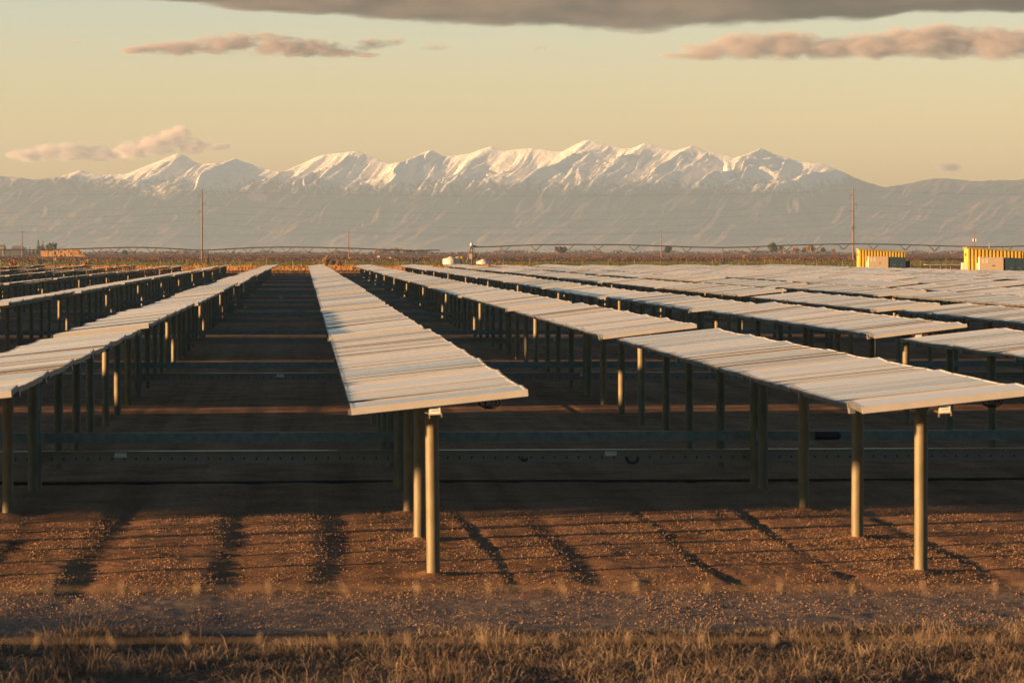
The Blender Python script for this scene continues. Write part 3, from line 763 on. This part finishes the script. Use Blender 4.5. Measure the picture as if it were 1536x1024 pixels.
def haystack():
    Y = 1300.; z0 = zgf(Y); XL = at(60, 377, Y)[0]; XR = at(128, 377, Y)[0]; L = XR-XL
    r = empty('hay_stack', (XL, Y, z0)); tag(r, 'long orange stack of straw bales beside the conifers', 'hay stack')
    bw = L/22; top = at(100, 372.3, Y)[1]-z0; rr = random.Random(3)
    bm = bmesh.new(); bmesh.ops.create_cube(bm, size=1); bmesh.ops.scale(bm, vec=(bw*.985, 3., .985), verts=bm.verts)
    bmesh.ops.bevel(bm, geom=bm.edges, offset=.07, segments=2, affect='EDGES'); me = bpy.data.meshes.new('bale'); bm.to_mesh(me); bm.free(); me.materials.append(M['hay'])
    for k in range(22):
        hh = top*(.80+.20*k/17 if k < 18 else 1.0-.16*(k-17))+rr.gauss(0, .04)
        for j in range(4):
            o = link('bale', me, r, (bw*(k+.5), rr.gauss(0, .10)+.25*j, hh/4*(j+.5)), (0, 0, rr.gauss(0, .02))); o.scale = (1, 1, hh/4)
haystack()
def shed(px0, px1, pyt, pye, Y, mw, mr_, lab, ridge=True):
    XL = at(px0, 377, Y)[0]; XR = at(px1, 377, Y)[0]; z0 = zgf(Y); L = XR-XL; he = at(px0, pye, Y)[1]-z0; ht = at(px0, pyt, Y)[1]-z0
    r = empty('farm_shed', (XL, Y, z0)); tag(r, lab, 'shed', 'far farm sheds'); W = 9.
    mb = MB(); mb.box((L/2, W/2, he/2), (L, W, he)); mb.build('wall', mw, r)
    mb = MB(); mb.add([(-.3, -.3, he), (L+.3, -.3, he), (L+.3, W+.3, he), (-.3, W+.3, he), (.6, W/2, ht), (L-.6, W/2, ht)], [(0, 1, 5, 4), (1, 2, 5), (2, 3, 4, 5), (3, 0, 4), (3, 2, 1, 0)]); mb.build('roof', mr_, r)
    mb = MB(); mb.box((L*.5, -.03, he*.4), (min(3.5, L*.4), .06, he*.8)); mb.build('door', M['farroof'], r)
shed(17, 35, 368.5, 372.5, 1650, M['farroof'], M['farroofb'], 'long shed with tan roof left of the thin pole')
shed(-6, 6.5, 367, 371, 1700, M['farwall'], M['farwall'], 'pale tall shed at the left edge')
shed(6, 19, 374, 376, 1680, M['farroof'], M['farroof'], 'low dark roofed shed between the pale shed and the tan roof')
def signs():
    Y = 760.; z0 = zgf(Y)
    X, z = at(567, 385, Y); r = empty('field_sign', (X, Y, z0)); tag(r, 'white box and floodlights on a thin post in the field right of the short pole', 'sign post')
    zt = at(567, 374, Y)[1]-z0
    mb = MB(); mb.tube((0, 0, -.2), (0, 0, zt), .05, n=6); mb.build('pole', M['pivot'], r)
    mb = MB(); mb.box((.1, -.1, z-z0), (.55, .1, .4)); mb.build('box', M['tank'], r)
    for s in (-.9, .0):
        mb = MB(); mb.box((s+.0, -.1, zt), (.22, .2, .25)); mb.build('lamp_head', M['tank'], r)
    mb = MB(); mb.tube((-.9, 0, zt), (0, 0, zt), .03, n=5); mb.build('crossarm', M['pivot'], r)
    Y = 1000.
    for px, w in ((586, 4), (591, 2)):
        X, z = at(px, 388, Y); rr = w/2/F*Y; mb = MB(); mb.lathe([(rr, 0), (rr, rr*1.1), (rr*.5, rr*1.7), (.02, rr*1.75)], 14, (X, Y, at(px, 389.3, Y)[1]))
        tag(mb.build('white_bale', M['tank']), 'wider white wrapped bale in the brown field' if w == 4 else 'smaller white wrapped bale beside the wider one', 'bale', 'white bales in the field')
signs()
# ------------------------------------------------------------------ mountains
RIDGE = [(-260, 285), (-120, 275), (-60, 270), (0, 264), (25, 266), (50, 270), (75, 267), (100, 262), (120, 255), (138, 260), (165, 262), (190, 261), (207, 254), (227, 246), (247, 238), (267, 229.5), (277, 233), (297, 246), (330, 245), (352, 238), (372, 245), (400, 254), (425, 258), (450, 247), (480, 233), (505, 229.5), (536, 226.5), (560, 237), (583, 246), (610, 240), (645, 224.5), (666, 235), (702, 231), (736, 219.5), (756, 227), (772, 224), (792, 222), (825, 226), (842, 228), (862, 217), (882, 209.5), (897, 214), (935, 223), (950, 222), (968, 214.5), (1010, 226), (1024, 223), (1040, 218), (1058, 227), (1080, 230), (1102, 237), (1122, 231), (1141, 222.5), (1160, 231), (1180, 237), (1205, 243), (1230, 245), (1260, 256), (1290, 270), (1325, 281), (1360, 276), (1395, 268.5), (1420, 267.5), (1445, 270), (1465, 272), (1500, 269.5), (1520, 271), (1545, 267), (1600, 262), (1700, 268), (1800, 275)]
def mountains():
    Yr = 10200.; Ld = 400.
    u = np.arange(-240, 1780, 1.6); d = np.concatenate([np.linspace(-.35, 0, 26)[:-1], np.linspace(0, 1, 230)**1.25])
    rx = np.array([p[0] for p in RIDGE], float); ry = np.array([p[1] for p in RIDGE], float)
    Sy = np.interp(u, rx, ry)
    k = np.exp(-np.linspace(-2, 2, 7)**2); k /= k.sum(); Sy = np.convolve(np.pad(Sy, 3, 'edge'), k, 'valid')
    Sy += .5*vnoise(u/7., u*0, 40)+.35*vnoise(u/3., u*0+2, 41)
    Hs = np.array([at(a, b, Yr)[1] for a, b in zip(u, Sy)])
    ks = np.exp(-(np.linspace(-2.2, 2.2, 121))**2); ks /= ks.sum(); Sm = np.convolve(np.pad(Hs, 60, 'edge'), ks, 'valid')
    Hf = Hs-Sm
    U, D = np.meshgrid(u, d); sh = 285.
    Dp = np.clip(D, 0, 1)
    uu = U+sh*Dp+14*vnoise(U/60., D*5, 44)*Dp
    hf = np.interp(uu, u, Hf); sm = np.interp(U+sh*.35*Dp, u, Sm)
    A = np.where(D < .3, 1+.9*D, np.maximum(1.27*(1-D)/.7, 0))
    prof = np.clip(1-D, 0, 1)**1.12
    H = sm*prof+hf*A*np.where(D > .3, 1, 1)
    # spurs and gullies
    def ridged(x, y, s): return 1-2*np.abs(vnoise(x, y, s))
    w = np.clip(Dp*9, 0, 1)*np.clip((1-Dp)*2.5, 0, 1)
    wob = 22*vnoise(U/45., D*6, 54)
    H += w*(24*ridged((uu+wob)/58., D*1.5, 51)+15*ridged((uu*1.0+wob)/25.+9, D*3.0, 52)+11*ridged((U+260*Dp+wob)/11., D*6, 53)+6*ridged((U+250*Dp+.6*wob)/4.6, D*12, 55)+2.5*ridged((U+240*Dp)/2.1, D*26, 56))*np.clip(sm/260, .25, 1)
    H -= w*30*np.clip(sm/260, .25, 1)
    # behind the ridge it falls away
    back = D < 0
    H = np.where(back, Hs[None]*np.clip(1+D*2.2, 0, 1)+0*H, H)
    H = np.where(np.abs(D) < 1e-9, Hs[None], H)
    # keep the crest the highest line as seen from the farm
    lim = (Hs[None]-EYE)*(Yr-D*Ld)/Yr+EYE-.4
    H = np.where((D > 0), np.minimum(H, lim+np.where(D > .02, 0, 0)), H)
    H = np.maximum(H, -3)
    Xr = np.array([at(a, 300, Yr)[0] for a in u]); X = np.broadcast_to(Xr[None], U.shape); Y = Yr-D*Ld
    n1, n2 = U.shape; idx = np.arange(n1*n2).reshape(n1, n2)
    Fq = np.stack([idx[:-1, :-1], idx[1:, :-1], idx[1:, 1:], idx[:-1, 1:]], -1).reshape(-1, 4)
    m, nt, b = mat('mountain_surface')
    g = nd(nt, 'ShaderNodeNewGeometry'); sep = nd(nt, 'ShaderNodeSeparateXYZ'); nt.links.new(g.outputs['Position'], sep.inputs[0])
    na = noise(nt, .010, 7, .65, g.outputs['Position']); nb_ = noise(nt, .045, 7, .7, g.outputs['Position']); nc = noise(nt, .0022, 3, .5, g.outputs['Position'])
    hz = math_n(nt, 'ADD', sep.outputs[2], math_n(nt, 'MULTIPLY', math_n(nt, 'SUBTRACT', na, .5), 110.))
    hz = math_n(nt, 'ADD', hz, math_n(nt, 'MULTIPLY', math_n(nt, 'SUBTRACT', nb_, .5), 130.))
    hz = math_n(nt, 'ADD', hz, math_n(nt, 'MULTIPLY', math_n(nt, 'SUBTRACT', nc, .5), 60.))
    for (xa, xb, am) in ((1450, 1750, 85.), (-350, -900, 50.)):
        mx = nd(nt, 'ShaderNodeMapRange', interpolation_type='SMOOTHSTEP'); nt.links.new(sep.outputs[0], mx.inputs[0]); mx.inputs[1].default_value = xa; mx.inputs[2].default_value = xb; mx.inputs[4].default_value = am
        hz = math_n(nt, 'SUBTRACT', hz, mx.outputs[0])
    mr = nd(nt, 'ShaderNodeMapRange', interpolation_type='SMOOTHSTEP'); nt.links.new(hz, mr.inputs[0]); mr.inputs[1].default_value = 166; mr.inputs[2].default_value = 222
    forest = ramp(nt, nb_, [(.3, (.045, .045, .045)), (.55, (.075, .068, .06)), (.75, (.11, .09, .075))])
    low = ramp(nt, na, [(.3, (.12, .082, .066)), (.7, (.165, .108, .084))])
    ml = nd(nt, 'ShaderNodeMapRange', interpolation_type='SMOOTHSTEP'); nt.links.new(hz, ml.inputs[0]); ml.inputs[1].default_value = 110; ml.inputs[2].default_value = 40
    rock = mixf(nt, ml.outputs[0], forest, low)
    nt.links.new(mixf(nt, mr.outputs[0], rock, (.86, .82, .74)), b.inputs['Base Color']); b.inputs['Roughness'].default_value = .9; b.inputs['Specular IOR Level'].default_value = .1
    bp = nd(nt, 'ShaderNodeBump'); bp.inputs['Strength'].default_value = .7; bp.inputs['Distance'].default_value = 9.
    nt.links.new(nb_, bp.inputs['Height']); nt.links.new(bp.outputs[0], b.inputs['Normal'])
    o = link('mountain_range', np_mesh('mountain_range', np.stack([X, Y, H], -1).reshape(-1, 3), Fq, m, True)); tag(o, kind='structure')
mountains()
# ------------------------------------------------------------------ haze
def haze():
    mb = MB(); x0, x1, y0, y1, z0, z1 = -2600, 3300, -250, 11200, -6, 345
    mb.box(((x0+x1)/2, (y0+y1)/2, (z0+z1)/2), (x1-x0, y1-y0, z1-z0))
    m = bpy.data.materials.new('haze_air'); m.use_nodes = True; nt = m.node_tree; nt.nodes.clear()
    out = nd(nt, 'ShaderNodeOutputMaterial'); v = nd(nt, 'ShaderNodeVolumePrincipled')
    v.inputs['Density'].default_value = 7.6e-5; v.inputs['Color'].default_value = (.49, .70, 1., 1); v.inputs['Anisotropy'].default_value = 0.
    nt.links.new(v.outputs[0], out.inputs['Volume'])
    tag(mb.build('haze', m), kind='stuff')
haze()
# ------------------------------------------------------------------ clouds (real volumes far behind and above the mountains)
def cloud(lobes, dist, dens, col, label, group, nscale=1.0, edge=1.0, depth=.5):
    """lobes: (px, py, rx, ry) in photograph pixels at the distance dist"""
    L = []
    for (px, py, rx, ry) in lobes:
        X, z = at(px, py, dist); s = dist/F
        L.append((X, dist+rx*s*random.uniform(-.12, .12), z, rx*s, max(rx*depth*s, ry*s), ry*s))
    bm = bmesh.new()
    for (x, y, z, a, b, c) in L:
        bmesh.ops.create_icosphere(bm, subdivisions=3, radius=1., matrix=Matrix.Translation((x, y, z)) @ Matrix.Diagonal((a*1.02, b*1.02, c*1.02, 1)))
    me = bpy.data.meshes.new('cloud'); bm.to_mesh(me); bm.free()
    o = link('cloud', me); tag(o, label, 'cloud', group)
    rm = o.modifiers.new('r', 'REMESH'); rm.mode = 'VOXEL'; rm.voxel_size = max(6., min(c for *_, c in L)*.25)
    m = bpy.data.materials.new('cloud_vapour'); m.use_nodes = True; nt = m.node_tree; nt.nodes.clear(); me.materials.append(m)
    out = nd(nt, 'ShaderNodeOutputMaterial'); v = nd(nt, 'ShaderNodeVolumePrincipled')
    pos = nd(nt, 'ShaderNodeTexCoord').outputs['Object']; acc = None
    for (x, y, z, a, b, c) in L:
        mp = nd(nt, 'ShaderNodeMapping', vector_type='TEXTURE'); mp.inputs['Location'].default_value = (x, y, z); mp.inputs['Scale'].default_value = (a, b, c)
        nt.links.new(pos, mp.inputs[0]); ln = nd(nt, 'ShaderNodeVectorMath', operation='LENGTH'); nt.links.new(mp.outputs[0], ln.inputs[0])
        f = math_n(nt, 'SUBTRACT', 1., ln.outputs['Value'])
        acc = f if acc is None else math_n(nt, 'SMOOTH_MAX', acc, f)
        if acc is not f: acc.node.inputs[2].default_value = .2
    n = noise(nt, .014*nscale, 8, .72, pos, (.6, .8, 1.5))
    t = math_n(nt, 'ADD', acc, math_n(nt, 'MULTIPLY', math_n(nt, 'SUBTRACT', n, .58), 2.7*edge))
    t = math_n(nt, 'MULTIPLY', t, 1.9, True)
    t = math_n(nt, 'MULTIPLY', t, math_n(nt, 'MULTIPLY', acc, 6., True))
    nt.links.new(math_n(nt, 'MULTIPLY', t, dens*1.5), v.inputs['Density']); v.inputs['Color'].default_value = (*col, 1); v.inputs['Anisotropy'].default_value = .0
    nt.links.new(v.outputs[0], out.inputs['Volume'])
    m.cycles.volume_interpolation = 'LINEAR'
    return o
gc = 'clouds over the mountains'
def clouds():
    D = 15000.
    top = [(300, -10, 190, 14), (480, 0, 200, 26), (640, 2, 200, 36), (760, 0, 220, 44), (900, 0, 200, 50), (955, 24, 90, 34), (1060, -2, 240, 48), (1220, -6, 240, 42), (1380, -10, 220, 34), (1540, -10, 200, 32), (700, -50, 600, 60), (1200, -60, 600, 66)]
    cloud(top, D, .020, (.22, .23, .30), 'huge dark grey cloud bank along the top edge of the picture', gc, .6, .5, .7)  # shade of the bank's underside put into its dark volume colour
    cloud([(215, 75, 50, 9), (270, 72, 70, 15), (330, 68, 60, 19), (365, 62, 50, 18), (410, 70, 60, 22), (455, 73, 70, 19), (505, 79, 50, 12), (545, 83, 34, 6), (400, 52, 26, 7)], D-400, .026, (.58, .52, .57), 'long grey pink streak cloud at upper left', gc, 1.5, 1.0)
    cloud([(560, 66, 34, 12), (588, 62, 24, 9), (545, 73, 24, 7)], D-300, .016, (.6, .54, .57), 'thin grey wisp at the right end of the long streak cloud', gc, 2., 1.2)
    cloud([(650, 72, 30, 6)], D-300, .010, (.6, .54, .57), 'faint tiny wisp right of the long streak cloud', gc, 2.4, 1.)
    cloud([(1015, 84, 34, 8), (1060, 77, 60, 18), (1120, 70, 70, 26), (1180, 68, 80, 28), (1245, 74, 70, 22), (1310, 70, 80, 26), (1370, 64, 80, 32), (1430, 62, 80, 34), (1500, 66, 80, 32), (1570, 68, 70, 28)], D-500, .028, (.62, .575, .63), 'long pink and grey cloud at upper right', gc, 1.1, .7)
    cloud([(40, 233, 36, 13), (75, 229, 34, 16), (110, 228, 40, 19), (150, 231, 40, 15)], D+300, .036, (.90, .82, .80), 'soft pink low cloud above the left end of the mountains', gc, 1.5, .8)
    cloud([(200, 226, 38, 17), (230, 219, 36, 21), (255, 211, 28, 22), (268, 202, 22, 18), (285, 218, 32, 18), (325, 221, 28, 7)], D+100, .042, (.90, .82, .80), 'puffy pink cumulus rising behind the leftmost snow peak', gc, 1.6, .8)
    cloud([(1421, 251, 28, 9)], D+200, .034, (.55, .5, .54), 'tiny lens shaped grey cloud above the right hills', gc, 1.8, .5)
    cloud([(118, 64, 16, 5)], D, .008, (.55, .5, .54), 'tiny dark wisp near the left edge of the sky', gc, 2.5, 1.)
    cloud([(808, 72, 22, 6)], D, .006, (.55, .5, .54), 'tiny pale wisp below the dark cloud bank', gc, 2.5, 1.)
    cloud([(716, 158, 12, 6)], D, .007, (.55, .5, .54), 'tiny slanted wisp alone in the middle of the sky', gc, 2.5, 1.)
clouds()
# ------------------------------------------------------------------ sky, sun, camera
SUN_EL, SUN_AZ = R(3.0), R(-106.3)
w = bpy.data.worlds.new("World"); S.world = w; w.use_nodes = True
nt = w.node_tree; bg = nt.nodes['Background']; sk = nt.nodes.new('ShaderNodeTexSky'); sk.sky_type = 'NISHITA'; sk.sun_disc = False
sk.sun_elevation = SUN_EL; sk.sun_rotation = SUN_AZ % (2*math.pi); sk.air_density = 1.; sk.dust_density = 1.; sk.ozone_density = 1.
tint = nd(nt, 'ShaderNodeMix', data_type='RGBA', blend_type='MULTIPLY'); tint.inputs[0].default_value = 1
nt.links.new(sk.outputs[0], tint.inputs[6])
tc = nd(nt, 'ShaderNodeTexCoord'); sp = nd(nt, 'ShaderNodeSeparateXYZ'); nt.links.new(tc.outputs['Generated'], sp.inputs[0])
mr = nd(nt, 'ShaderNodeMapRange'); nt.links.new(sp.outputs[2], mr.inputs[0]); mr.inputs[1].default_value = 0; mr.inputs[2].default_value = .35
nt.links.new(ramp(nt, mr.outputs[0], [(0, (1.40, 1.38, 2.3)), (.1, (1.33, 1.38, 2.35)), (.2, (1.02, 1.19, 2.1)), (.3, (.88, 1.04, 1.6)), (.5, (.50, .63, .76)), (1, (.36, .50, .62))]), tint.inputs[7])
mr2 = nd(nt, 'ShaderNodeMapRange', interpolation_type='SMOOTHSTEP'); nt.links.new(sp.outputs[1], mr2.inputs[0]); mr2.inputs[1].default_value = -.25; mr2.inputs[2].default_value = .55
tint2 = nd(nt, 'ShaderNodeMix', data_type='RGBA', blend_type='MULTIPLY'); tint2.inputs[0].default_value = 1
nt.links.new(tint.outputs[2], tint2.inputs[6]); nt.links.new(ramp(nt, mr2.outputs[0], [(0, (.36, .62, .88)), (1, (1, 1, 1))]), tint2.inputs[7])
nt.links.new(tint2.outputs[2], bg.inputs[0]); bg.inputs[1].default_value = .088
sun = bpy.data.lights.new('sun', 'SUN'); sun.energy = 5.0; sun.angle = R(.55); sun.color = (1., .55, .235)
so = bpy.data.objects.new('sun', sun); C.objects.link(so)
sd = Vector((math.cos(SUN_EL)*math.sin(SUN_AZ), math.cos(SUN_EL)*math.cos(SUN_AZ), math.sin(SUN_EL)))
so.rotation_euler = sd.to_track_quat('Z', 'Y').to_euler()
cam = bpy.data.cameras.new('camera'); co = bpy.data.objects.new('camera', cam); C.objects.link(co); S.camera = co
co.location = (0, 0, EYE); co.rotation_euler = (R(90), 0, -YAW)
cam.sensor_width = 36; cam.lens = F/1536*36; cam.shift_y = (HZ-512)/1536; cam.clip_start = .1; cam.clip_end = 60000
cam.dof.use_dof = True; cam.dof.focus_distance = 80.; cam.dof.aperture_fstop = 8.5
S.view_settings.view_transform = 'Standard'; S.view_settings.look = 'None'; S.view_settings.exposure = 1.9; S.view_settings.gamma = 1
S.cycles.use_denoising = True; S.cycles.volume_bounces = 2; S.cycles.max_bounces = 6; S.cycles.diffuse_bounces = 3; S.cycles.volume_step_rate = 1.0; S.cycles.volume_max_steps = 128
S.cycles.sample_clamp_indirect = 6.
